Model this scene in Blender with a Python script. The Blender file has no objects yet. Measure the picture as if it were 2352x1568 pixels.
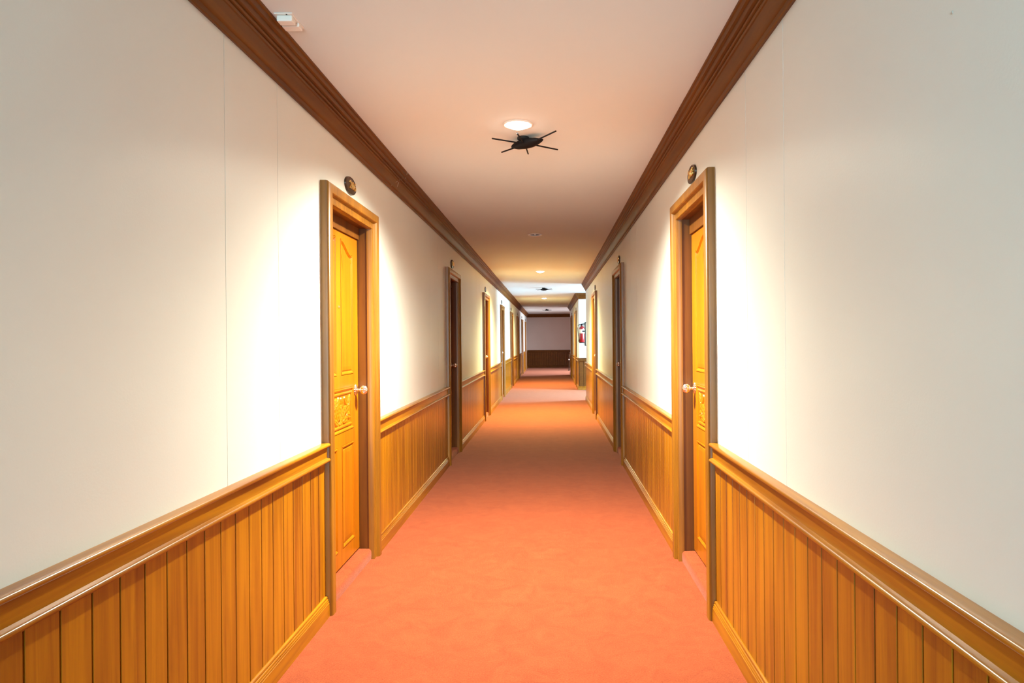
import bpy, bmesh, math, random
from mathutils import Vector
from mathutils.geometry import tessellate_polygon

random.seed(3)
PI = math.pi
S = bpy.context.scene
C = S.collection

# ------------------------------------------------------------------ dimensions
XL = 1.16          # left wall plane is x = -XL
XR = 0.8136        # right wall plane, near stretch
XR2 = 0.775        # right wall plane, beyond the first side hall
H = 1.39           # camera height
ZC = 2.655         # ceiling
Y0, YE = -3.2, 34.3
HALLA = (15.86, 19.05)
HALLB = (27.3, YE)
XH = 4.2           # outer wall of the side halls
DW, DH = 0.80, 2.105
DHS = {-1: 2.105, 1: 2.127}      # opening heights, left and right
CW = 0.118         # casing width
L_OPEN = [-0.60, 3.635, 7.82, 12.00, 16.15, 20.12, 23.92, 27.72, 31.50]
R_OPEN = [-0.70, 3.53, 7.74, 12.12]
R2_OPEN = [20.42, 24.52]

# ------------------------------------------------------------------ materials
def mat(name):
    m = bpy.data.materials.new(name); m.use_nodes = True
    nt = m.node_tree
    return m, nt, nt.nodes['Principled BSDF']

def simple(name, col, rough=0.5, metal=0.0, emit=None, estr=0.0, spec=0.5, coat=0.0):
    m, nt, b = mat(name)
    b.inputs['Base Color'].default_value = (*col, 1)
    b.inputs['Roughness'].default_value = rough
    b.inputs['Metallic'].default_value = metal
    b.inputs['Specular IOR Level'].default_value = spec
    b.inputs['Coat Weight'].default_value = coat
    if emit:
        b.inputs['Emission Color'].default_value = (*emit, 1)
        b.inputs['Emission Strength'].default_value = estr
    # faint procedural mottling so that nothing is perfectly flat
    n = nt.nodes.new('ShaderNodeTexNoise'); n.inputs['Scale'].default_value = 60
    bp = nt.nodes.new('ShaderNodeBump'); bp.inputs['Strength'].default_value = 0.03
    nt.links.new(n.outputs['Fac'], bp.inputs['Height']); nt.links.new(bp.outputs['Normal'], b.inputs['Normal'])
    return m

def wood(name, dark, light, axis, rough=0.32, coat=0.15, scale=1.0):
    m, nt, b = mat(name)
    N = nt.nodes; L = nt.links
    tc = N.new('ShaderNodeTexCoord'); mp = N.new('ShaderNodeMapping')
    s = [26 * scale, 26 * scale, 26 * scale]; s['xyz'.index(axis)] = 1.1 * scale
    mp.inputs['Scale'].default_value = s
    L.new(tc.outputs['Object'], mp.inputs['Vector'])
    n1 = N.new('ShaderNodeTexNoise'); n1.inputs['Scale'].default_value = 1.0; n1.inputs['Detail'].default_value = 5; n1.inputs['Roughness'].default_value = 0.6
    n1.inputs['Distortion'].default_value = 0.6
    L.new(mp.outputs['Vector'], n1.inputs['Vector'])
    mp2 = N.new('ShaderNodeMapping'); s2 = [1.6, 1.6, 1.6]; s2['xyz'.index(axis)] = 0.35
    mp2.inputs['Scale'].default_value = s2
    L.new(tc.outputs['Object'], mp2.inputs['Vector'])
    n2 = N.new('ShaderNodeTexNoise'); n2.inputs['Scale'].default_value = 3.0; n2.inputs['Detail'].default_value = 2
    L.new(mp2.outputs['Vector'], n2.inputs['Vector'])
    mx = N.new('ShaderNodeMath'); mx.operation = 'MULTIPLY_ADD'; mx.inputs[1].default_value = 0.65
    L.new(n1.outputs['Fac'], mx.inputs[0])
    m2 = N.new('ShaderNodeMath'); m2.operation = 'MULTIPLY'; m2.inputs[1].default_value = 0.35
    L.new(n2.outputs['Fac'], m2.inputs[0]); L.new(m2.outputs[0], mx.inputs[2])
    cr = N.new('ShaderNodeValToRGB')
    cr.color_ramp.elements[0].position = 0.33; cr.color_ramp.elements[0].color = (*dark, 1)
    cr.color_ramp.elements[1].position = 0.62; cr.color_ramp.elements[1].color = (*light, 1)
    L.new(mx.outputs[0], cr.inputs['Fac']); L.new(cr.outputs['Color'], b.inputs['Base Color'])
    b.inputs['Roughness'].default_value = rough
    b.inputs['Coat Weight'].default_value = coat
    b.inputs['Coat Roughness'].default_value = 0.18
    b.inputs['Specular IOR Level'].default_value = 0.38
    bp = N.new('ShaderNodeBump'); bp.inputs['Strength'].default_value = 0.06; bp.inputs['Distance'].default_value = 0.002
    L.new(n1.outputs['Fac'], bp.inputs['Height']); L.new(bp.outputs['Normal'], b.inputs['Normal'])
    return m

def paint(name, col, col2, rough, bump=0.12):
    m, nt, b = mat(name)
    N = nt.nodes; L = nt.links
    tc = N.new('ShaderNodeTexCoord')
    n1 = N.new('ShaderNodeTexNoise'); n1.inputs['Scale'].default_value = 0.9; n1.inputs['Detail'].default_value = 2
    L.new(tc.outputs['Object'], n1.inputs['Vector'])
    cr = N.new('ShaderNodeValToRGB')
    cr.color_ramp.elements[0].position = 0.35; cr.color_ramp.elements[0].color = (*col2, 1)
    cr.color_ramp.elements[1].position = 0.65; cr.color_ramp.elements[1].color = (*col, 1)
    L.new(n1.outputs['Fac'], cr.inputs['Fac']); L.new(cr.outputs['Color'], b.inputs['Base Color'])
    b.inputs['Roughness'].default_value = rough
    b.inputs['Specular IOR Level'].default_value = 0.4
    n2 = N.new('ShaderNodeTexNoise'); n2.inputs['Scale'].default_value = 140; n2.inputs['Detail'].default_value = 3
    n3 = N.new('ShaderNodeTexNoise'); n3.inputs['Scale'].default_value = 5; n3.inputs['Detail'].default_value = 1
    L.new(tc.outputs['Object'], n2.inputs['Vector']); L.new(tc.outputs['Object'], n3.inputs['Vector'])
    ad = N.new('ShaderNodeMath'); ad.operation = 'MULTIPLY_ADD'; ad.inputs[1].default_value = 6.0
    L.new(n3.outputs['Fac'], ad.inputs[0]); L.new(n2.outputs['Fac'], ad.inputs[2])
    bp = N.new('ShaderNodeBump'); bp.inputs['Strength'].default_value = bump; bp.inputs['Distance'].default_value = 0.002
    L.new(ad.outputs[0], bp.inputs['Height']); L.new(bp.outputs['Normal'], b.inputs['Normal'])
    return m

def carpet(name):
    m, nt, b = mat(name)
    N = nt.nodes; L = nt.links
    tc = N.new('ShaderNodeTexCoord')
    n1 = N.new('ShaderNodeTexNoise'); n1.inputs['Scale'].default_value = 160; n1.inputs['Detail'].default_value = 4; n1.inputs['Roughness'].default_value = 0.7
    n2 = N.new('ShaderNodeTexNoise'); n2.inputs['Scale'].default_value = 7; n2.inputs['Detail'].default_value = 6; n2.inputs['Roughness'].default_value = 0.65
    n2.inputs['Distortion'].default_value = 1.2
    for n in (n1, n2): L.new(tc.outputs['Object'], n.inputs['Vector'])
    a = N.new('ShaderNodeMath'); a.operation = 'MULTIPLY_ADD'; a.inputs[1].default_value = 0.68
    L.new(n1.outputs['Fac'], a.inputs[0])
    a2 = N.new('ShaderNodeMath'); a2.operation = 'MULTIPLY'; a2.inputs[1].default_value = 0.32
    L.new(n2.outputs['Fac'], a2.inputs[0]); L.new(a2.outputs[0], a.inputs[2])
    cr = N.new('ShaderNodeValToRGB')
    e = cr.color_ramp.elements
    e[0].position = 0.38; e[0].color = (*CARPET_D, 1)
    e[1].position = 0.62; e[1].color = (*CARPET_L, 1)
    L.new(a.outputs[0], cr.inputs['Fac']); L.new(cr.outputs['Color'], b.inputs['Base Color'])
    b.inputs['Roughness'].default_value = 0.95
    b.inputs['Specular IOR Level'].default_value = 0.15
    b.inputs['Sheen Weight'].default_value = 0.25
    b.inputs['Sheen Tint'].default_value = (1, 0.55, 0.4, 1)
    bp = N.new('ShaderNodeBump'); bp.inputs['Strength'].default_value = 0.6; bp.inputs['Distance'].default_value = 0.006
    L.new(a.outputs[0], bp.inputs['Height']); L.new(bp.outputs['Normal'], b.inputs['Normal'])
    return m

CARPET_D = (0.20, 0.029, 0.006)
CARPET_L = (0.325, 0.066, 0.018)
W_D, W_L = (0.175, 0.046, 0.0006), (0.40, 0.158, 0.0016)
M_woodz = wood('golden_wood_vertical_grain', W_D, W_L, 'z')
M_woody = wood('golden_wood_lengthwise_grain', W_D, W_L, 'y')
M_casing = wood('casing_wood', (0.14, 0.050, 0.003), (0.30, 0.120, 0.009), 'z', rough=0.36, coat=0.05)
M_jamb_shaded = wood('jamb_wood_shaded', (0.09, 0.027, 0.0015), (0.17, 0.056, 0.003), 'z', rough=0.45, coat=0.0)  # darker colour holds the dimness of light grazing the jambs
M_crown_shaded = wood('crown_wood_shaded', (0.085, 0.024, 0.0015), (0.15, 0.050, 0.003), 'y', rough=0.5, coat=0.0)  # same wood as the rest, its low light put into a darker colour
M_crown_shaded.node_tree.nodes['Principled BSDF'].inputs['Specular IOR Level'].default_value = 0.25
M_door = wood('door_wood', (0.27, 0.072, 0.0008), (0.42, 0.136, 0.0012), 'z', scale=0.8, coat=0.15)
M_wall = paint('cream_wall_paint', (0.70, 0.735, 0.70), (0.68, 0.705, 0.67), 0.38)
M_ceil = paint('ceiling_paint', (0.70, 0.76, 0.77), (0.68, 0.74, 0.75), 0.8, 0.05)  # white paint, tinted cool to offset red bounce light from the carpet
M_carpet = carpet('orange_red_carpet')
M_bronze = simple('dark_bronze', (0.045, 0.022, 0.010), 0.4, 0.3, coat=0.3)
M_gold = simple('gold_numerals', (0.85, 0.55, 0.18), 0.3, 1.0)
M_chrome = simple('polished_chrome', (0.92, 0.92, 0.93), 0.2, 1.0)
M_white = simple('white_plastic', (0.85, 0.83, 0.78), 0.4)
M_dark = simple('dark_gap', (0.01, 0.008, 0.006), 0.8)
M_black = simple('matt_black_metal', (0.006, 0.005, 0.006), 0.6, 0.0, spec=0.15)
M_red = simple('glossy_red_enamel', (0.32, 0.006, 0.01), 0.25, coat=0.4)
M_cream = simple('cream_label', (0.85, 0.8, 0.6), 0.5)
M_bulb_on = simple('lit_bulb', (1, 1, 1), 0.4, emit=(1.0, 0.95, 0.82), estr=30)
M_glass = simple('frosted_bulb_glass', (0.9, 0.9, 0.88), 0.25)
M_pane = simple('frosted_window_pane', (0.8, 0.9, 1.0), 0.3, emit=(0.75, 0.88, 1.0), estr=1.5)

# ------------------------------------------------------------------ helpers
def obj(name, bm, m, parent=None, smooth=False, bevel=0.0):
    bmesh.ops.recalc_face_normals(bm, faces=bm.faces)
    me = bpy.data.meshes.new(name); bm.to_mesh(me); bm.free()
    me.materials.append(m)
    if smooth:
        for p in me.polygons: p.use_smooth = True
        try: me.set_sharp_from_angle(angle=math.radians(38))
        except Exception: pass
    o = bpy.data.objects.new(name, me); C.objects.link(o)
    if parent is not None: o.parent = parent
    if bevel:
        md = o.modifiers.new('bevel', 'BEVEL'); md.width = bevel; md.segments = 2; md.limit_method = 'ANGLE'
    return o

def empty(name, loc=(0, 0, 0)):
    o = bpy.data.objects.new(name, None); C.objects.link(o); o.location = loc
    o.empty_display_size = 0.1
    return o

def tag(o, label=None, cat=None, group=None, kind=None):
    if label: o['label'] = label
    if cat: o['category'] = cat
    if group: o['group'] = group
    if kind: o['kind'] = kind
    return o

def box(bm, a, b):
    x0, x1 = sorted((a[0], b[0])); y0, y1 = sorted((a[1], b[1])); z0, z1 = sorted((a[2], b[2]))
    v = [bm.verts.new(p) for p in ((x0, y0, z0), (x1, y0, z0), (x1, y1, z0), (x0, y1, z0),
                                   (x0, y0, z1), (x1, y0, z1), (x1, y1, z1), (x0, y1, z1))]
    for f in ((0, 3, 2, 1), (4, 5, 6, 7), (0, 1, 5, 4), (1, 2, 6, 5), (2, 3, 7, 6), (3, 0, 4, 7)):
        bm.faces.new([v[i] for i in f])

def extrude_profile(bm, pts3a, pts3b):
    """closed loft between two matching point loops, with end caps"""
    a = [bm.verts.new(p) for p in pts3a]; b = [bm.verts.new(p) for p in pts3b]
    n = len(a)
    for i in range(n):
        j = (i + 1) % n
        bm.faces.new((a[i], a[j], b[j], b[i]))
    bm.faces.new(a[::-1]); bm.faces.new(b)

def loft(bm, loops, close=True, cap=False):
    vs = [[bm.verts.new(p) for p in lp] for lp in loops]
    n = len(vs[0])
    for k in range(len(vs) - 1):
        for i in range(n if close else n - 1):
            j = (i + 1) % n
            bm.faces.new((vs[k][i], vs[k][j], vs[k + 1][j], vs[k + 1][i]))
    if cap:
        bm.faces.new(vs[0][::-1]); bm.faces.new(vs[-1])

def lathe(bm, prof, axis_o, axis, seg=32, flute=None, cap=True):
    """prof = [(r, t)] along axis from axis_o; flute(theta, idx) -> radius factor"""
    ax = Vector(axis).normalized(); o = Vector(axis_o)
    e1 = ax.orthogonal().normalized(); e2 = ax.cross(e1)
    loops = []
    for idx, (r, t) in enumerate(prof):
        lp = []
        for s in range(seg):
            th = 2 * PI * s / seg
            rr = r * (flute(th, idx) if flute else 1.0)
            lp.append(o + ax * t + (e1 * math.cos(th) + e2 * math.sin(th)) * rr)
        loops.append(lp)
    loft(bm, loops, True, cap)

def tube(bm, pts, r, seg=8):
    pts = [Vector(p) for p in pts]
    loops = []
    for i, p in enumerate(pts):
        d = (pts[min(i + 1, len(pts) - 1)] - pts[max(i - 1, 0)]).normalized()
        up = Vector((0, 0, 1)) if abs(d.z) < 0.9 else Vector((1, 0, 0))
        e1 = d.cross(up).normalized(); e2 = d.cross(e1)
        loops.append([p + (e1 * math.cos(2 * PI * s / seg) + e2 * math.sin(2 * PI * s / seg)) * r for s in range(seg)])
    loft(bm, loops, True, True)

def dup(root, loc=None):
    """copy of a thing with copies of its parts and sub-parts"""
    r = root.copy(); C.objects.link(r)
    if loc is not None: r.location = loc
    def rec(src, dst):
        for ch in list(src.children):
            c = ch.copy(); C.objects.link(c); c.parent = dst
            rec(ch, c)
    rec(root, r)
    return r

# side mapping: side=-1 left wall (surface at -XL, into corridor = +x); side=+1 right wall
def vx(side, X, v):
    return side * (X - v)

def arc(cx, cz, r, a0, a1, n=6):
    return [(cx + r * math.cos(math.radians(a0 + (a1 - a0) * i / n)), cz + r * math.sin(math.radians(a0 + (a1 - a0) * i / n))) for i in range(n + 1)]

# ------------------------------------------------------------------ room shell
# floor
bm = bmesh.new()
for (x0, x1, y0, y1) in ((-XL - 0.3, XR + 0.3, Y0, YE + 0.1), (XR + 0.3, XH + 0.1, HALLA[0] - 0.1, HALLA[1] + 0.1), (XR + 0.3, XH + 0.1, HALLB[0] - 0.1, YE + 0.1)):
    box(bm, (x0, y0, -0.08), (x1, y1, 0))
tag(obj('floor', bm, M_carpet), 'orange red carpet running the length of the corridor', 'floor', kind='structure')

# ceiling with round cut-outs for the recessed lights
LAMPS = [(-0.180, 4.08, True), (-0.175, 8.39, False), (-0.180, 12.88, True), (-0.180, 21.2, True), (-0.185, 25.9, False)]
RH = 0.074
bm = bmesh.new()
edges = []
def loop_edges(pts):
    vs = [bm.verts.new(p) for p in pts]
    return [bm.edges.new((vs[i], vs[(i + 1) % len(vs)])) for i in range(len(vs))]
edges += loop_edges([(-XL - 0.12, Y0, ZC), (XR + 0.12, Y0, ZC), (XR + 0.12, YE + 0.1, ZC), (-XL - 0.12, YE + 0.1, ZC)])
for (x, y, on) in LAMPS:
    edges += loop_edges([(x + RH * math.cos(2 * PI * k / 40), y + RH * math.sin(2 * PI * k / 40), ZC) for k in range(40)])
bmesh.ops.triangle_fill(bm, use_beauty=True, use_dissolve=False, edges=edges, normal=(0, 0, -1))
box(bm, (-XL - 0.12, Y0, ZC + 0.16), (XR + 0.12, YE + 0.1, ZC + 0.2))
box(bm, (XR + 0.12, HALLA[0] - 0.1, ZC), (XH + 0.1, HALLA[1] + 0.1, ZC + 0.1))
box(bm, (XR + 0.12, HALLB[0] - 0.1, ZC), (XH + 0.1, YE + 0.1, ZC + 0.1))
tag(obj('ceiling', bm, M_ceil), 'white painted flat ceiling above the corridor', 'ceiling', kind='structure')

def wall_run(bm, side, X, y0, y1, opens, joints, T=0.12):
    cuts = []
    for o in opens: cuts.append((o - 0.019, o + DW + 0.019, 'd'))
    for j in joints: cuts.append((j - 0.002, j + 0.002, 'j'))
    cuts.sort()
    y = y0
    for a, b, k in cuts:
        box(bm, (side * X, y, 0), (side * (X + T), a, ZC))
        if k == 'd':
            box(bm, (side * X, a, DHS[side] + 0.019), (side * (X + T), b, ZC))
        else:
            box(bm, (side * (X + 0.0018), a, 0), (side * (X + T), b, ZC))
        y = b
    box(bm, (side * X, y, 0), (side * (X + T), y1, ZC))

bm = bmesh.new()
wall_run(bm, -1, XL, Y0, YE, L_OPEN, [2.487, 2.97, 6.71, 7.19, 10.9, 11.4, 15.1])
tag(obj('wall_left', bm, M_wall), 'cream painted wall along the left of the corridor', 'wall', kind='structure')
bm = bmesh.new()
wall_run(bm, 1, XR, Y0, HALLA[0], R_OPEN, [2.407, 2.87, 6.51, 7.0, 10.9, 11.35])
tag(obj('wall_right', bm, M_wall), 'cream painted wall along the near right of the corridor', 'wall', kind='structure')
bm = bmesh.new()
wall_run(bm, 1, XR2, HALLA[1], HALLB[0], R2_OPEN, [])
box(bm, (XR2 + 0.12, HALLA[1], 0), (XH, HALLA[1] + 0.12, ZC))
tag(obj('wall_right_far', bm, M_wall), 'cream wall stretch beyond the side hall, extinguisher on its end', 'wall', kind='structure')
bm = bmesh.new()
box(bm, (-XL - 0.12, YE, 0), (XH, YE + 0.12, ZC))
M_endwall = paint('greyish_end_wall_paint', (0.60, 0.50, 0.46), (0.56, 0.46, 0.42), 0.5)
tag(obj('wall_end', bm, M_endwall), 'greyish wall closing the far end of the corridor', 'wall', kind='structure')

# end behind the camera, with a window that lets daylight in
def window_wall(name, plane, axis, lo, hi, wlo, whi, z0, z1, label, wname, wlabel):
    """wall on a constant plane of axis ('x' or 'y'), with a framed window"""
    bm = bmesh.new()
    t = 0.12
    def bb(a0, a1, c0, c1, p0=plane, p1=None):
        p1 = plane + t if p1 is None else p1
        if axis == 'x': box(bm, (p0, a0, c0), (p1, a1, c1))
        else: box(bm, (a0, p0, c0), (a1, p1, c1))
    bb(lo, wlo, 0, ZC); bb(whi, hi, 0, ZC); bb(wlo, whi, 0, z0); bb(wlo, whi, z1, ZC)
    tag(obj(name, bm, M_wall), label, 'wall', kind='structure')
    w = empty(wname, (0, 0, 0)); tag(w, wlabel, 'window', kind='structure')
    bm = bmesh.new()
    f = 0.05
    q0, q1 = plane + 0.02, plane + 0.09
    for a0, a1, c0, c1 in ((wlo, wlo + f, z0, z1), (whi - f, whi, z0, z1), (wlo, whi, z0, z0 + f), (wlo, whi, z1 - f, z1), ((wlo + whi) / 2 - 0.02, (wlo + whi) / 2 + 0.02, z0, z1)):
        bb(a0, a1, c0, c1, q0, q1)
    obj('window_frame', bm, M_casing, w)
    return w

window_wall('wall_back', Y0 - 0.12, 'y', -XL - 0.12, XR + 0.12, -1.1, 0.15, 0.1, 2.4, 'cream wall behind the viewer with a window', 'window_1', 'tall window at the near end behind the viewer')
window_wall('wall_hall', XH, 'x', HALLA[0] - 0.1, HALLA[1] + 0.1, 16.2, 18.1, 0.1, 2.45, 'outer wall of the first side hall', 'window_2', 'tall window at the end of the first side hall')
window_wall('wall_hall_far', XH, 'x', HALLB[0] - 0.1, YE + 0.1, 27.9, 31.0, 0.1, 2.45, 'outer wall of the far side hall', 'window_3', 'tall window at the end of the far side hall')
bm = bmesh.new(); box(bm, (XR + 0.12, HALLA[0] - 0.12, 0), (XH, HALLA[0], ZC))
tag(obj('wall_hall_near', bm, M_wall), 'near wall of the first side hall', 'wall', kind='structure')
bm = bmesh.new(); box(bm, (XR2 + 0.12, HALLB[0] - 0.12, 0), (XH, HALLB[0], ZC))
tag(obj('wall_hall_middle', bm, M_wall), 'near wall of the far side hall', 'wall', kind='structure')

# ------------------------------------------------------------------ crown moulding
CROWN = [(0, 2.494), (0.012, 2.490), (0.016, 2.494), (0.016, 2.513), (0.020, 2.515), (0.028, 2.524), (0.040, 2.548), (0.047, 2.562), (0.053, 2.564),
         (0.056, 2.569), (0.056, 2.574), (0.053, 2.578), (0.062, 2.580), (0.065, 2.585), (0.064, 2.591), (0.062, 2.594), (0.074, 2.597), (0.077, 2.604), (0.078, 2.614), (0.077, 2.618),
         (0.088, 2.622), (0.091, 2.630), (0.091, 2.642), (0.097, 2.645), (0.097, 2.655), (0, 2.655)]
def crown(bm, side, X, y0, y1):
    extrude_profile(bm, [(vx(side, X, v), y0, z) for v, z in CROWN], [(vx(side, X, v), y1, z) for v, z in CROWN])
def cross_crown(bm, Y, x0, x1):      # on a wall facing the viewer
    extrude_profile(bm, [(x0, Y - v, z) for v, z in CROWN], [(x1, Y - v, z) for v, z in CROWN])
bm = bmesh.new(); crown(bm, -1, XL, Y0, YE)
tag(obj('trim_1', bm, M_crown_shaded, smooth=True), 'brown stepped crown moulding along the left ceiling edge', 'crown moulding', kind='structure')
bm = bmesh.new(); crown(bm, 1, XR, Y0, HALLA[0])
tag(obj('trim_2', bm, M_crown_shaded, smooth=True), 'brown stepped crown moulding along the near right ceiling edge', 'crown moulding', kind='structure')
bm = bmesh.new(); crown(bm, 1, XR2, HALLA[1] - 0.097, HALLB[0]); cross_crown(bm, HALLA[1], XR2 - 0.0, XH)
tag(obj('trim_3', bm, M_crown_shaded, smooth=True), 'brown crown moulding turning the corner above the fire extinguisher', 'crown moulding', kind='structure')
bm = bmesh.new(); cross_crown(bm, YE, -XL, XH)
tag(obj('trim_4', bm, M_crown_shaded, smooth=True), 'dark crown moulding across the top of the end wall', 'crown moulding', kind='structure')

# ------------------------------------------------------------------ wainscot segments
RAIL = [(0, 0.876), (0.028, 0.876)] + arc(0.0335, 0.8665, 0.0085, 75, -90, 8) + [(0.024, 0.855), (0.024, 0.802)] + arc(0.0335, 0.7905, 0.0085, 80, -90, 8) + [(0.026, 0.781), (0.022, 0.774), (0.010, 0.770), (0, 0.770)]
BASE = [(0, 0.104), (0.015, 0.104), (0.021, 0.101), (0.022, 0.094), (0.018, 0.091), (0.024, 0.088), (0.026, 0.083), (0.023, 0.080), (0.027, 0.077), (0.028, 0.073), (0.026, 0.070), (0.030, 0.067), (0.032, 0.0), (0, 0)]
PITCH = 0.1125
def panel_plan(t0, t1, anchor):
    """(t, v) outline of tongue and groove boards: v is the protrusion"""
    pts = [(t0, 0.012)]
    k = math.ceil((t0 - anchor) / PITCH + 0.08)
    while anchor + k * PITCH < t1 - 0.008:
        g = anchor + k * PITCH
        pts += [(g - 0.004, 0.012), (g - 0.002, 0.001), (g + 0.002, 0.001), (g + 0.004, 0.012)]
        k += 1
    pts += [(t1, 0.012), (t1, 0), (t0, 0)]
    return pts
tn = [4]
def wainscot_side(side, X, y0, y1, label):
    tn[0] += 1
    root = empty('trim_%d' % tn[0], (side * X, y0, 0)); tag(root, label, 'wainscot', kind='structure')
    ox, oy = side * X, y0
    bm = bmesh.new()
    P = panel_plan(y0, y1, 2.632)
    extrude_profile(bm, [(vx(side, X, v) - ox, t - oy, 0.06) for t, v in P], [(vx(side, X, v) - ox, t - oy, 0.80) for t, v in P])
    obj('wainscot_panel', bm, M_woodz, root)
    bm = bmesh.new()
    extrude_profile(bm, [(vx(side, X, v) - ox, 0, z) for v, z in RAIL], [(vx(side, X, v) - ox, y1 - y0, z) for v, z in RAIL])
    obj('chair_rail', bm, M_woody, root, smooth=True)
def segments(y0, y1, opens):
    out = []; y = y0
    for o in opens:
        out.append((y, o - CW)); y = o + DW + CW
    out.append((y, y1)); return out
left_seg = segments(Y0, YE, L_OPEN)
right_seg = segments(Y0, HALLA[0], R_OPEN)
right2_seg = segments(HALLA[1], HALLB[0], R2_OPEN)
ORD = ['nearest', 'second', 'third', 'fourth', 'fifth', 'sixth', 'seventh', 'eighth', 'ninth']
for i, (a, b) in enumerate(left_seg):
    lab = 'board wainscot with chair rail, behind the viewer on the left' if i == 0 else 'board wainscot with chair rail, %s stretch in view on the left wall' % ORD[i - 1]
    if i == len(left_seg) - 1: lab = 'board wainscot with chair rail, last stretch on the left wall'
    wainscot_side(-1, XL, a, b, lab)
for i, (a, b) in enumerate(right_seg):
    lab = 'board wainscot with chair rail, behind the viewer on the right' if i == 0 else 'board wainscot with chair rail, %s stretch in view on the right wall' % ORD[i - 1]
    wainscot_side(1, XR, a, b, lab)
for i, (a, b) in enumerate(right2_seg):
    wainscot_side(1, XR2, a, b, 'board wainscot with chair rail, %s stretch beyond the side hall' % ORD[i])
def wainscot_cross(Y, x0, x1, label, anchor=0.0, m=None):
    tn[0] += 1
    root = empty('trim_%d' % tn[0], (x0, Y, 0)); tag(root, label, 'wainscot', kind='structure')
    bm = bmesh.new()
    P = panel_plan(x0, x1, anchor)
    extrude_profile(bm, [(t - x0, -v, 0.06) for t, v in P], [(t - x0, -v, 0.80) for t, v in P])
    obj('wainscot_panel', bm, m or M_woodz, root)
    bm = bmesh.new()
    extrude_profile(bm, [(0, -v, z) for v, z in RAIL], [(x1 - x0, -v, z) for v, z in RAIL])
    obj('chair_rail', bm, M_crown_shaded, root, smooth=True)
wainscot_cross(HALLA[1], XR2 - 0.012, XH, 'wainscot and chair rail below the fire extinguisher', m=M_crown_shaded)
wainscot_cross(YE, -XL, XH, 'dark board wainscot across the end wall', m=M_crown_shaded)

def base_mesh(side, X, segs, cross=None):
    bm = bmesh.new()
    for a, b in segs:
        extrude_profile(bm, [(vx(side, X, v), a, z) for v, z in BASE], [(vx(side, X, v), b, z) for v, z in BASE])
    if cross:
        Y, x0, x1 = cross
        extrude_profile(bm, [(x0, Y - v, z) for v, z in BASE], [(x1, Y - v, z) for v, z in BASE])
    return bm
tag(obj('baseboard_left', base_mesh(-1, XL, left_seg), M_woody), 'stepped wooden baseboard along the left wall', 'baseboard', kind='structure')
tag(obj('baseboard_right', base_mesh(1, XR, right_seg), M_woody), 'stepped wooden baseboard along the near right wall', 'baseboard', kind='structure')
tag(obj('baseboard_right_far', base_mesh(1, XR2, right2_seg, (HALLA[1], XR2 - 0.03, XH)), M_woody), 'wooden baseboard beyond the side hall opening', 'baseboard', kind='structure')
tag(obj('baseboard_end', base_mesh(1, XR2, [], (YE, -XL, XH)), M_crown_shaded), 'dark baseboard along the end wall', 'baseboard', kind='structure')

# ------------------------------------------------------------------ doors
# local door frame: u along +y from the opening's near edge, v towards the corridor from the wall plane, z up
VLEAF = -0.070
def P3(side, u, v, z): return (-side * v, u, z)      # root sits on the wall plane

def frame_sweep(bm, side, prof, top=0.88):
    """three-sided mitred frame; prof = [(a, v)], a = distance out from the opening"""
    lps = []
    for (u, z) in ((0, 0), (0, 1), (1, 1), (1, 0)):
        lp = []
        for a, v in prof:
            uu = -a if u == 0 else DW + a
            zz = 0.0 if z == 0 else DHS[side] + a * top
            lp.append(P3(side, uu, v, zz))
        lps.append(lp)
    loft(bm, lps, True, True)

def rect(u0, u1, z0, z1): return [(u0, z0), (u1, z0), (u1, z1), (u0, z1)]
def arch(u0, u1, z0, zlo, zhi, high_left):
    pts = [(u0, z0), (u1, z0)]
    n = 14
    top = []
    for i in range(n + 1):
        t = i / n
        s = 0 if t < 0.10 else (1 if t > 0.94 else (t - 0.10) / 0.84)
        s = s * s * (3 - 2 * s)
        top.append((t, zlo + (zhi - zlo) * s))          # t=0 low (outer), t=1 high (centre)
    if high_left:      # walk from u1 (outer, low) back to u0 (high)
        pts += [(u1 + (u0 - u1) * t, z) for t, z in top]
    else:
        pts += [(u1 + (u0 - u1) * (1 - t), z) for t, z in reversed(top)]
    return pts
def inset(poly, d):
    n = len(poly); out = []
    area = sum(poly[i][0] * poly[(i + 1) % n][1] - poly[(i + 1) % n][0] * poly[i][1] for i in range(n))
    sgn = 1 if area > 0 else -1
    for i in range(n):
        p0, p1, p2 = poly[i - 1], poly[i], poly[(i + 1) % n]
        def nrm(a, b):
            dx, dy = b[0] - a[0], b[1] - a[1]; L = math.hypot(dx, dy) or 1
            return (-dy / L * sgn, dx / L * sgn)
        n1, n2 = nrm(p0, p1), nrm(p1, p2)
        k = 1 + n1[0] * n2[0] + n1[1] * n2[1]
        k = max(k, 0.35)
        out.append((p1[0] + (n1[0] + n2[0]) / k * d, p1[1] + (n1[1] + n2[1]) / k * d))
    return out

Z0L, Z1L = 0.078, 2.034      # leaf bottom / top
HOLES = [arch(0.108, 0.357, 1.188, 1.922, 1.995, False), arch(0.443, 0.692, 1.188, 1.922, 1.995, True),
         rect(0.108, 0.692, 0.852, 1.113), rect(0.108, 0.357, 0.172, 0.775), rect(0.443, 0.692, 0.172, 0.775)]

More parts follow.
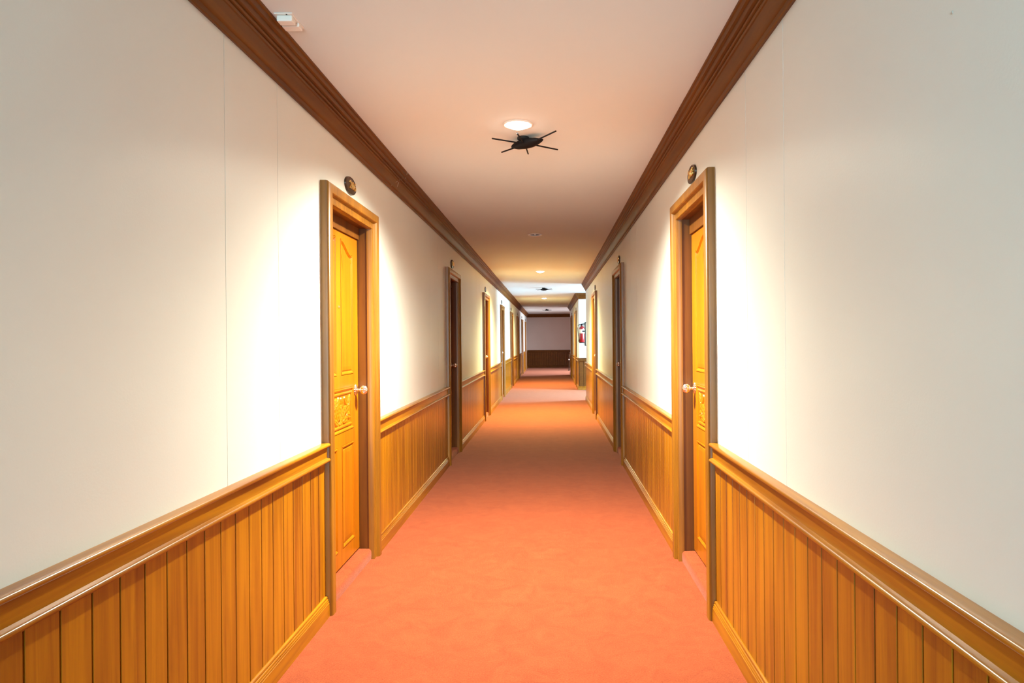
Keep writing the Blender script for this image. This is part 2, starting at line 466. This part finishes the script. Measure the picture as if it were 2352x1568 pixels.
def leaf_height(u, z):
    """carved foliage relief in the middle panel; u, z centred"""
    h = 0.0
    leaves = []
    for s in (-1, 1):
        leaves += [(s * 0.035, -0.010, s * 28, 0.085, 0.026), (s * 0.095, -0.020, s * 48, 0.085, 0.026), (s * 0.155, 0.000, s * 68, 0.080, 0.024),
                   (s * 0.200, -0.045, s * 100, 0.070, 0.020), (s * 0.065, 0.045, -s * 35, 0.060, 0.020), (s * 0.135, 0.050, -s * 50, 0.060, 0.018),
                   (s * 0.215, 0.050, s * 20, 0.060, 0.018), (s * 0.050, -0.062, s * 65, 0.070, 0.018), (s * 0.130, -0.065, s * 80, 0.070, 0.018)]
    leaves.append((0, 0.02, 0, 0.10, 0.030))
    for (cu, cz, ang, L, W) in leaves:
        L *= 1.2; W *= 1.3
        a = math.radians(ang); du, dz = u - cu, z - cz
        t = du * math.sin(a) + dz * math.cos(a); w = du * math.cos(a) - dz * math.sin(a)
        tt = t / (L * 0.5)
        if abs(tt) < 1:
            ww = W * (1 - tt * tt) ** 0.6 * (1 + 0.04 * math.sin(t * 210))
            q = abs(w) / ww if ww > 1e-5 else 2
            if q < 1:
                val = 0.001 + 0.007 * (1 - q * q) - 0.0035 * math.exp(-(q / 0.22) ** 2) + 0.0006 * math.sin(t * 260 + q * 5)
                h = max(h, val)
    return h

def build_leaf(side, root):
    bm = bmesh.new(); edges = []
    outer = rect(0.004, DW - 0.004, Z0L, Z1L)
    def add(poly, v):
        vs = [bm.verts.new(P3(side, u, v, z)) for u, z in poly]
        return vs
    v1, v0 = VLEAF, VLEAF - 0.009
    for poly in [outer] + HOLES:
        vs = add(poly, v1)
        edges += [bm.edges.new((vs[i], vs[(i + 1) % len(vs)])) for i in range(len(vs))]
    bmesh.ops.triangle_fill(bm, use_beauty=True, edges=edges, normal=P3(side, 0, 1, 0))
    for poly in [outer] + HOLES:                       # edges of the rails
        loft(bm, [[P3(side, u, v1, z) for u, z in poly], [P3(side, u, v0, z) for u, z in poly]])
    bmesh.ops.remove_doubles(bm, verts=bm.verts, dist=1e-5)
    a, b = P3(side, 0.004, v0, Z0L), P3(side, DW - 0.004, v0 - 0.026, Z1L)
    box(bm, a, b)
    leaf = obj('door_leaf', bm, M_door, root)
    for k, poly in enumerate(HOLES):
        bm = bmesh.new()
        def ring(d, v): return [P3(side, u, v, z) for u, z in inset(poly, d)]
        # quirk moulding, then the raised field
        prof = [(0.0, v1 - 0.005), (0.002, v1 - 0.002), (0.004, v1 + 0.003), (0.010, v1 + 0.003), (0.014, v1 - 0.001), (0.019, v0 + 0.003), (0.021, v0 + 0.001), (0.024, v0 + 0.001)]
        if k == 2: prof += [(0.026, v0 + 0.007), (0.033, v0 + 0.009), (0.040, v0 + 0.007), (0.043, v0 + 0.002)]
        else: prof += [(0.026, v0 + 0.004), (0.030, v0 + 0.006), (0.050, v0 + 0.008)]
        lps = [ring(-0.002, v0)] + [ring(d, v) for d, v in prof]
        loft(bm, lps)
        if k != 2:
            f = [bm.verts.new(p) for p in lps[-1]]; bm.faces.new(f)
            bmesh.ops.remove_doubles(bm, verts=bm.verts, dist=1e-5)
            obj('door_panel', bm, M_door, leaf)
        else:
            p = obj('door_panel', bm, M_door, leaf)
            bm = bmesh.new()
            NU, NZ = 120, 46
            u0, u1, z0, z1 = 0.108 + 0.040, 0.692 - 0.040, 0.852 + 0.040, 1.113 - 0.040
            g = [[bm.verts.new(P3(side, u0 + (u1 - u0) * i / NU, v0 + 0.002 + leaf_height(u0 + (u1 - u0) * i / NU - 0.40, z0 + (z1 - z0) * j / NZ - 0.9825), z0 + (z1 - z0) * j / NZ)) for j in range(NZ + 1)] for i in range(NU + 1)]
            for i in range(NU):
                for j in range(NZ):
                    bm.faces.new((g[i][j], g[i + 1][j], g[i + 1][j + 1], g[i][j + 1]))
            tag(obj('carved_relief', bm, M_door, leaf), 'carved foliage relief')
    # knob with fluted rosette
    ax = P3(side, 0, 1, 0); o = Vector(P3(side, 0.735, VLEAF, 1.083))
    def fl(th, i): return 1.0 + 0.07 * math.cos(14 * th)
    bm = bmesh.new()
    lathe(bm, [(0.001, 0.013), (0.012, 0.014), (0.024, 0.010), (0.031, 0.005), (0.033, 0.002), (0.031, 0.0)], o, ax, 84, lambda th, i: fl(th, i) if i > 0 else 1)
    tag(obj('knob_rosette', bm, M_chrome, leaf, smooth=True), 'fluted chrome rosette')
    bm = bmesh.new()
    prof = [(0.001, 0.010), (0.011, 0.010), (0.009, 0.022), (0.010, 0.028)]
    for i in range(1, 14):
        a = PI * i / 14
        prof.append((max(0.026 * math.sin(a), 0.010 if i < 3 else 0), 0.053 - 0.025 * math.cos(a)))
    prof.append((0.0008, 0.078))
    lathe(bm, prof, o, ax, 84, lambda th, i: fl(th, i) if 5 < i < len(prof) - 2 else 1)
    tag(obj('door_knob', bm, M_chrome, leaf, smooth=True), 'round fluted chrome knob')
    bm = bmesh.new()
    lathe(bm, [(0.008, -0.002), (0.008, 0.004), (0.005, 0.006), (0.005, 0.003)], Vector(P3(side, 0.40, VLEAF, 1.59)), ax, 20)
    obj('peephole', bm, M_chrome, leaf, smooth=True)

def build_door(side):
    root = empty('door_proto')
    bm = bmesh.new()
    frame_sweep(bm, side, [(0.0, -0.01), (0.0, 0.022), (0.003, 0.026), (0.010, 0.027), (0.014, 0.024), (0.045, 0.024), (0.048, 0.028), (0.052, 0.040), (0.058, 0.045), (0.100, 0.046), (0.110, 0.043), (0.116, 0.036), (CW, 0.028), (CW, 0.0), (0.02, 0.0), (0.02, -0.01)])
    obj('door_casing', bm, M_casing, root, smooth=True)
    bm = bmesh.new()
    frame_sweep(bm, side, [(0.0, -0.01), (0.003, -0.012), (0.003, -0.115), (-0.001, -0.115), (-0.001, -0.10), (-0.001, -0.01)] if False else [(-0.0, -0.008), (0.004, -0.010), (0.004, -0.119), (0.02, -0.119), (0.02, -0.008)], top=1.0)
    # head board just above the leaf
    box(bm, P3(side, 0.0, -0.058, Z1L + 0.002), P3(side, DW, -0.119, DHS[side] + 0.004))
    box(bm, P3(side, 0.0, -0.112, 0.0), P3(side, DW, -0.119, DHS[side] + 0.004))
    obj('door_jamb', bm, M_jamb_shaded, root)
    build_leaf(side, root)
    bm = bmesh.new()
    pr = [(-0.11, 0.0), (0.004, 0.0), (0.006, 0.03), (0.004, 0.052), (-0.003, 0.062), (-0.012, 0.066), (-0.11, 0.067)]
    extrude_profile(bm, [P3(side, 0.001, v, z) for v, z in pr], [P3(side, DW - 0.001, v, z) for v, z in pr])
    tag(obj('threshold', bm, M_carpet, root, smooth=True), 'raised threshold wrapped in orange red carpet')
    return root

dn = [0]
def place_doors(side, X, opens, labels, proto=None):
    for i, (o, lab) in enumerate(zip(opens, labels)):
        if proto is None:
            proto = build_door(side); r = proto; r.location = (side * X, o, 0)
        else: r = dup(proto, (side * X, o, 0))
        dn[0] += 1
        r.name = 'door_%d' % dn[0]
        tag(r, lab, 'door', kind='structure', group='panelled guest room doors')
    return proto

LL = ['golden wooden panelled door behind the viewer on the left', 'golden carved panel door under the oval 206 plate, nearest on the left']
LL += ['wooden panelled door, %s on the left wall counting from the viewer' % n for n in ('second', 'third', 'fourth', 'fifth', 'sixth', 'seventh', 'eighth')]
place_doors(-1, XL, L_OPEN, LL)
RL = ['golden wooden panelled door behind the viewer on the right', 'golden carved panel door with chrome knob, nearest on the right',
      'dark looking panelled door, second on the right wall from the viewer', 'golden panelled door on the right just before the side hall opening']
pr = place_doors(1, XR, R_OPEN, RL)
place_doors(1, XR2, R2_OPEN, ['panelled door on the right just beyond the fire extinguisher', 'dark panelled door, last on the right wall'], pr)

# ------------------------------------------------------------------ oval number plates
def plaque(side, X, yc, zc, number, label):
    root = empty('number_plaque', (side * X, yc, zc)); tag(root, label, 'door number', 'oval number plaques above the doors')
    bm = bmesh.new()
    a, b = 0.105, 0.050
    lps = []
    for (s, v) in ((1.0, 0.0), (1.0, 0.008), (0.98, 0.011), (0.93, 0.012), (0.90, 0.010), (0.6, 0.013), (0.3, 0.0145), (0.02, 0.015)):
        lps.append([P3(side, a * s * math.cos(2 * PI * k / 48), v, b * s * math.sin(2 * PI * k / 48)) for k in range(48)])
    loft(bm, lps, True, True)
    obj('plaque_plate', bm, M_bronze, root, smooth=True)
    if number:
        cu = bpy.data.curves.new('numerals', 'FONT'); cu.body = number; cu.size = 0.064; cu.extrude = 0.003; cu.bevel_depth = 0.0012
        cu.align_x = 'CENTER'; cu.align_y = 'CENTER'
        t = bpy.data.objects.new('tmp', cu); C.objects.link(t)
        dg = bpy.context.evaluated_depsgraph_get()
        me = bpy.data.meshes.new_from_object(t.evaluated_get(dg))
        bpy.data.objects.remove(t)
        me.materials.clear(); me.materials.append(M_gold)
        for v in me.vertices:
            x, y, z = v.co
            u = x * 1.35 * (1 if side < 0 else -1) + (0.012 if side < 0 else -0.012)
            v.co = P3(side, u, 0.0155 + z, y)
        if True:
            bmm = bmesh.new(); bmm.from_mesh(me); bmesh.ops.recalc_face_normals(bmm, faces=bmm.faces); bmm.to_mesh(me); bmm.free()
        o = bpy.data.objects.new('numerals', me); C.objects.link(o); o.parent = root
        tag(o, 'raised gold numerals ' + number)
    return root
PZ = 2.292
pl_lab = ['oval bronze plaque with gold numerals 206 on the left wall', 'oval dark plaque above the second door on the left wall', 'oval dark plaque above the third door on the left wall',
          'small dark plaque above the fourth left door, on the daylit wall', 'small dark plaque above the fifth door on the left wall', 'small dark plaque above the sixth door on the left wall',
          'small dark plaque above the seventh door on the left wall', 'small dark plaque above the last door on the left wall']
for o, lab, num in zip(L_OPEN[1:], pl_lab, ['206', '208'] + [None] * 6):
    plaque(-1, XL, o + DW / 2, PZ, num, lab)
pr_lab = ['oval bronze plaque with gold numerals on the near right wall', 'oval dark plaque above the second door on the right wall', 'oval dark plaque above the door before the side hall']
for o, lab, num in zip(R_OPEN[1:], pr_lab, ['205', '207', None]):
    plaque(1, XR, o + DW / 2, PZ + 0.024, num, lab)
for o, lab in zip(R2_OPEN, ['small dark plaque above the door past the fire extinguisher', 'small dark plaque above the last door on the right']):
    plaque(1, XR2, o + DW / 2, PZ, None, lab)

# ------------------------------------------------------------------ recessed ceiling lights
def downlight(x, y, on, label):
    r = empty('ceiling_light', (x, y, ZC)); tag(r, label, 'ceiling light', 'round recessed ceiling lights')
    bm = bmesh.new()
    lathe(bm, [(0.088, -0.0005), (0.088, 0.003), (0.082, 0.007), (0.075, 0.006), (0.070, 0.0), (0.070, -0.003)], (0, 0, 0), (0, 0, -1), 48, cap=False)
    obj('trim_ring', bm, M_white, r, smooth=True)
    bm = bmesh.new()
    lathe(bm, [(0.071, 0.0), (0.066, 0.04), (0.055, 0.10), (0.02, 0.125), (0.0005, 0.125)], (0, 0, 0), (0, 0, 1), 40, cap=False)
    obj('reflector', bm, M_chrome if on else simple('unlit_reflector', (0.03, 0.022, 0.018), 0.5), r, smooth=True)  # unlit lamps: shade inside the can put into a near-black colour
    bm = bmesh.new()
    if on:
        prof = [(0.0005, 0.012)] + [(0.069 * math.sin(PI / 2 * i / 8), 0.028 - 0.031 * (1 - math.cos(PI / 2 * i / 8))) for i in range(1, 9)]
        prof[0] = (0.0005, 0.028)
        lathe(bm, prof, (0, 0, 0.0), (0, 0, -1), 40, cap=False)
        obj('lens', bm, M_bulb_on, r, smooth=True)
    else:
        lathe(bm, [(0.0005, 0.004), (0.010, 0.002), (0.013, -0.010), (0.013, -0.09), (0.012, -0.12)], (0, 0, 0), (0, 0, -1), 20)
        obj('bulb', bm, M_glass, r, smooth=True)
    return r
dl = ['lit round recessed light in the near ceiling', 'unlit round recessed light with a white bulb, second from the viewer', 'lit round light in the yellow lit part of the ceiling',
      'lit small round light just past the daylit ceiling band', 'tiny unlit round light, farthest down the corridor']
for (x, y, on), lab in zip(LAMPS, dl): downlight(x, y, on, lab)

# ------------------------------------------------------------------ black six-armed ceiling fixtures
def fixture():
    r = empty('spider_ceiling_fixture', (-0.148, 4.35, ZC))
    bm = bmesh.new()
    lathe(bm, [(0.036, 0.0), (0.037, 0.012), (0.030, 0.018), (0.012, 0.020), (0.012, 0.03)], (-0.012, -0.01, 0), (0, 0, -1), 28)
    obj('ceiling_cup', bm, simple('dark_grey_metal', (0.018, 0.018, 0.02), 0.7, spec=0.2), r, smooth=True)
    bm = bmesh.new()
    A = Vector((-0.088, 0.070, 0)); B = Vector((0.112, -0.095, 0)); d = (B - A).normalized(); n = Vector((-d.y, d.x, 0)); Lh = (B - A).length
    zc = -0.040
    lps = []
    for t, w, h in ((0.0, 0.006, 0.004), (0.06, 0.020, 0.012), (0.18, 0.036, 0.022), (0.40, 0.046, 0.029), (0.62, 0.046, 0.029), (0.82, 0.032, 0.018), (0.94, 0.018, 0.009), (1.0, 0.004, 0.003)):
        c = A + d * (Lh * t)
        lps.append([c + n * (w * math.cos(2 * PI * k / 16)) + Vector((0, 0, zc + h * math.sin(2 * PI * k / 16))) for k in range(16)])
    loft(bm, lps, True, True)
    obj('fixture_body', bm, M_black, r, smooth=True)
    for (a, b) in (((0.06, 0.06), (0.190, 0.270)), ((-0.03, 0.02), (-0.196, 0.132)), ((-0.04, -0.05), (-0.160, -0.180)), ((0.04, -0.01), (0.205, -0.130)), ((0.0, -0.03), (0.011, -0.225)), ((-0.01, 0.03), (-0.040, 0.235))):
        bm = bmesh.new()
        A2 = Vector((a[0], -a[1], zc)); B2 = Vector((b[0], -b[1], zc - 0.002))
        dd = (B2 - A2).normalized()
        tube(bm, [A2, A2 + (B2 - A2) * 0.5, B2 - dd * 0.004, B2], 0.0046, 10)
        obj('arm', bm, M_black, r, smooth=True)
    return r
fx = fixture()
tag(fx, 'black six armed ceiling fixture beside the nearest lit light', 'ceiling fixture', 'black spider shaped ceiling fixtures')
f2 = dup(fx, (-0.150, 17.0, ZC)); f2['label'] = 'black six armed fixture on the bluish daylit ceiling band'
f3 = dup(fx, (-0.145, 28.9, ZC)); f3['label'] = 'tiny black ceiling fixture, farthest down the corridor'

# ------------------------------------------------------------------ white junction box on the ceiling
r = empty('ceiling_junction_box', (-1.018, 2.735, ZC)); tag(r, 'small white plastic box on the ceiling beside the left crown', 'junction box')
bm = bmesh.new(); box(bm, (-0.036, -0.065, -0.004), (0.036, 0.065, 0)); obj('back_plate', bm, M_white, r, bevel=0.002)
bm = bmesh.new(); box(bm, (-0.034, 0.012, -0.020), (0.034, 0.056, -0.004)); obj('box_cover', bm, M_white, r, bevel=0.004)
bm = bmesh.new(); box(bm, (-0.030, -0.052, -0.026), (0.030, -0.008, -0.004)); obj('box_cover', bm, M_white, r, bevel=0.004)
for (x, y, z) in ((0.012, 0.008, -0.0041), (0.012, -0.059, -0.0041), (-0.022, 0.003, -0.0041)):
    bm = bmesh.new(); lathe(bm, [(0.0035, 0), (0.003, 0.0015)], (x, y, z), (0, 0, -1), 12); obj('screw', bm, M_dark, r)

# small nail head high on the right wall
bm = bmesh.new(); lathe(bm, [(0.0032, -0.001), (0.0034, 0.001), (0.002, 0.002)], (XR, 1.397, 2.040), (-1, 0, 0), 14)
tag(obj('nail_head', bm, simple('grey_nail', (0.5, 0.47, 0.42), 0.6), smooth=True), 'tiny grey nail head high on the near right wall', 'nail')

# thin cobweb strands on the left crown
bm = bmesh.new()
def cp(v, y, z): return (-XL + v, y, z)
for a, b in ((cp(0.020, 5.02, 2.514), cp(0.058, 5.13, 2.580)), (cp(0.026, 5.16, 2.522), cp(0.058, 5.13, 2.580)), (cp(0.058, 5.13, 2.580), cp(0.080, 5.24, 2.618)), (cp(0.080, 5.24, 2.618), cp(0.099, 5.20, 2.648)), (cp(0.064, 5.30, 2.592), cp(0.080, 5.24, 2.618))):
    tube(bm, [a, b], 0.0007, 5)
tag(obj('cobweb', bm, M_white), 'thin pale cobweb strands on the left crown moulding', 'cobweb')

# ------------------------------------------------------------------ fire extinguisher on the end of the far right wall
EX, EY = 0.858, HALLA[1] - 0.09
r = empty('fire_extinguisher', (EX, EY, 1.29)); tag(r, 'red fire extinguisher hanging on the white wall end', 'fire extinguisher')
bm = bmesh.new()
R = 0.072
prof = [(0.0005, 0.0), (R * 0.9, 0.0), (R, 0.012), (R, 0.40)] + [(R * math.cos(a), 0.40 + 0.055 * math.sin(a)) for a in [PI / 2 * i / 7 for i in range(1, 6)]] + [(0.020, 0.458), (0.018, 0.475), (0.0005, 0.475)]
lathe(bm, prof, (0, 0, 0), (0, 0, 1), 32); obj('tank', bm, M_red, r, smooth=True)
bm = bmesh.new(); lathe(bm, [(R * 0.94, 0.0), (R + 0.003, 0.003), (R + 0.003, 0.022), (R, 0.024)], (0, 0, -0.002), (0, 0, 1), 32); obj('foot_ring', bm, M_black, r, smooth=True)
bm = bmesh.new()
def band(bm, z0, z1, a0, a1, rr):
    n = 20
    lp = [[(rr * math.cos(a0 + (a1 - a0) * i / n), rr * math.sin(a0 + (a1 - a0) * i / n), z) for i in range(n + 1)] for z in (z0, z1)]
    loft(bm, lp, close=False)
band(bm, 0.262, 0.372, math.radians(150), math.radians(400), R + 0.0012); obj('tank_label', bm, M_cream, r, smooth=True)
bm = bmesh.new(); band(bm, 0.295, 0.340, math.radians(-85), math.radians(30), R + 0.0024); tag(obj('label_panel', bm, M_black, r, smooth=True), 'black panel of the tank label')
bm = bmesh.new(); lathe(bm, [(0.016, 0.47), (0.02, 0.48), (0.02, 0.505), (0.012, 0.512)], (0, 0, 0), (0, 0, 1), 20); obj('valve', bm, M_black, r, smooth=True)
bm = bmesh.new()
tube(bm, [(-0.03, 0, 0.508), (0.0, 0, 0.515), (0.07, 0, 0.530), (0.095, 0, 0.532)], 0.008); tube(bm, [(0.0, 0, 0.498), (0.05, 0, 0.500), (0.09, 0, 0.496)], 0.006)
obj('lever', bm, M_black, r, smooth=True)
bm = bmesh.new()
pts = [(-0.02, 0, 0.500), (-0.07, -0.005, 0.505), (-0.105, -0.012, 0.470), (-0.118, -0.02, 0.41), (-0.112, -0.03, 0.33), (-0.10, -0.035, 0.24), (-0.090, -0.035, 0.15), (-0.085, -0.03, 0.085)]
tube(bm, pts, 0.008, 10); obj('hose', bm, M_black, r, smooth=True)
bm = bmesh.new(); lathe(bm, [(0.010, 0.0), (0.014, -0.03), (0.011, -0.07)], (-0.084, -0.03, 0.10), (0, 0, 1), 14); obj('nozzle', bm, M_black, r, smooth=True)
bm = bmesh.new(); box(bm, (-0.02, 0.07, 0.30), (0.02, 0.09, 0.50)); box(bm, (-0.010, 0.0, 0.478), (0.010, 0.09, 0.490)); obj('wall_bracket', bm, M_black, r)

# dark framed notice beside the extinguisher
r = empty('notice_frame', (1.11, HALLA[1] - 0.012, 1.535)); tag(r, 'dark framed board beside the extinguisher, only its edge showing', 'picture frame')
bm = bmesh.new()
w, h, t = 0.165, 0.32, 0.022
for a, b in (((-w, -0.012, -h), (-w + t, 0.012, h)), ((w - t, -0.012, -h), (w, 0.012, h)), ((-w, -0.012, -h), (w, 0.012, -h + t)), ((-w, -0.012, h - t), (w, 0.012, h))): box(bm, a, b)
obj('frame', bm, M_black, r)
bm = bmesh.new(); box(bm, (-w + t, 0.0, -h + t), (w - t, 0.011, h - t)); obj('backing_sheet', bm, M_cream, r)

# slim stand at the far end
r = empty('pedestal_stand', (0.815, 31.0, 0)); tag(r, 'slim dark pedestal stand with pale ball near the end wall', 'stand')
bm = bmesh.new(); lathe(bm, [(0.045, 0.0), (0.045, 0.02), (0.018, 0.05), (0.018, 0.42), (0.030, 0.46)], (0, 0, 0), (0, 0, 1), 24); obj('post', bm, M_bronze, r, smooth=True)
bm = bmesh.new(); lathe(bm, [(0.012, 0.46)] + [(0.034 * math.sin(PI * i / 10), 0.49 - 0.034 * math.cos(PI * i / 10)) for i in range(1, 10)] + [(0.01, 0.525)], (0, 0, 0), (0, 0, 1), 24); tag(obj('ball', bm, M_white, r, smooth=True), 'pale ball')
bm = bmesh.new(); lathe(bm, [(0.014, 0.52), (0.040, 0.56), (0.045, 0.68), (0.052, 0.70), (0.052, 0.71), (0.01, 0.71)], (0, 0, 0), (0, 0, 1), 24); obj('bowl', bm, M_bronze, r, smooth=True)

# ------------------------------------------------------------------ lights
def area(name, loc, rot, sx, sy, power, col, spread=180):
    l = bpy.data.lights.new(name, 'AREA'); l.shape = 'RECTANGLE'; l.size = sx; l.size_y = sy
    l.energy = power; l.color = col; l.spread = math.radians(spread)
    o = bpy.data.objects.new(name, l); C.objects.link(o); o.location = loc; o.rotation_euler = rot
    return o
def spot(name, loc, power, col, ang=150, blend=0.6, r=0.05):
    l = bpy.data.lights.new(name, 'SPOT'); l.energy = power; l.color = col; l.spot_size = math.radians(ang); l.spot_blend = blend
    l.shadow_soft_size = r
    o = bpy.data.objects.new(name, l); C.objects.link(o); o.location = loc
    return o
WARM = (1.0, 0.965, 0.79)
YEL = (0.95, 0.97, 0.48)
PW = {4.08: (1080, WARM), 12.88: (1400, YEL), 21.2: (950, YEL)}
for (x, y, on) in LAMPS:
    if on:
        p, c = PW[y]
        spot('lamp_glow', (x, y, ZC - 0.045), p, c, 152, 0.9, 0.05)
# daylight through the windows
area('daylight_hall', (XH + 0.10, 17.15, 1.3), (0, math.radians(76), 0), 2.3, 1.75, 410, (0.52, 0.82, 1.0), 120)
area('daylight_far_hall', (XH + 0.10, 29.4, 1.3), (0, math.radians(76), 0), 2.3, 3.0, 240, (0.9, 0.93, 1.0), 100)
area('daylight_behind', (-0.475, Y0 - 0.14, 1.25), (math.radians(90), 0, 0), 1.2, 2.25, 235, (0.52, 0.88, 1.0))

w = bpy.data.worlds.new('world'); S.world = w; w.use_nodes = True
wn = w.node_tree
sky = wn.nodes.new('ShaderNodeTexSky'); sky.sky_type = 'NISHITA'; sky.sun_disc = False; sky.sun_elevation = math.radians(35)
wn.links.new(sky.outputs['Color'], wn.nodes['Background'].inputs['Color'])
wn.nodes['Background'].inputs['Strength'].default_value = 0.12

# ------------------------------------------------------------------ camera
F = 1596.0
cam = bpy.data.cameras.new('camera'); co = bpy.data.objects.new('camera', cam); C.objects.link(co); S.camera = co
cam.sensor_fit = 'HORIZONTAL'; cam.sensor_width = 36; cam.lens = F / 2352 * 36
co.location = (0, 0, H)
co.rotation_euler = (math.radians(90), math.radians(0.5), 0)
cam.shift_x = -88.5 / 2352; cam.shift_y = -4.5 / 2352
cam.clip_start = 0.05; cam.clip_end = 200

S.view_settings.view_transform = 'Standard'; S.view_settings.look = 'None'
S.view_settings.exposure = 0.18; S.view_settings.gamma = 1.0; S.view_settings.use_curve_mapping = False
S.cycles.max_bounces = 14; S.cycles.diffuse_bounces = 8; S.cycles.glossy_bounces = 4
S.cycles.sample_clamp_indirect = 6.0
S.cycles.use_denoising = True
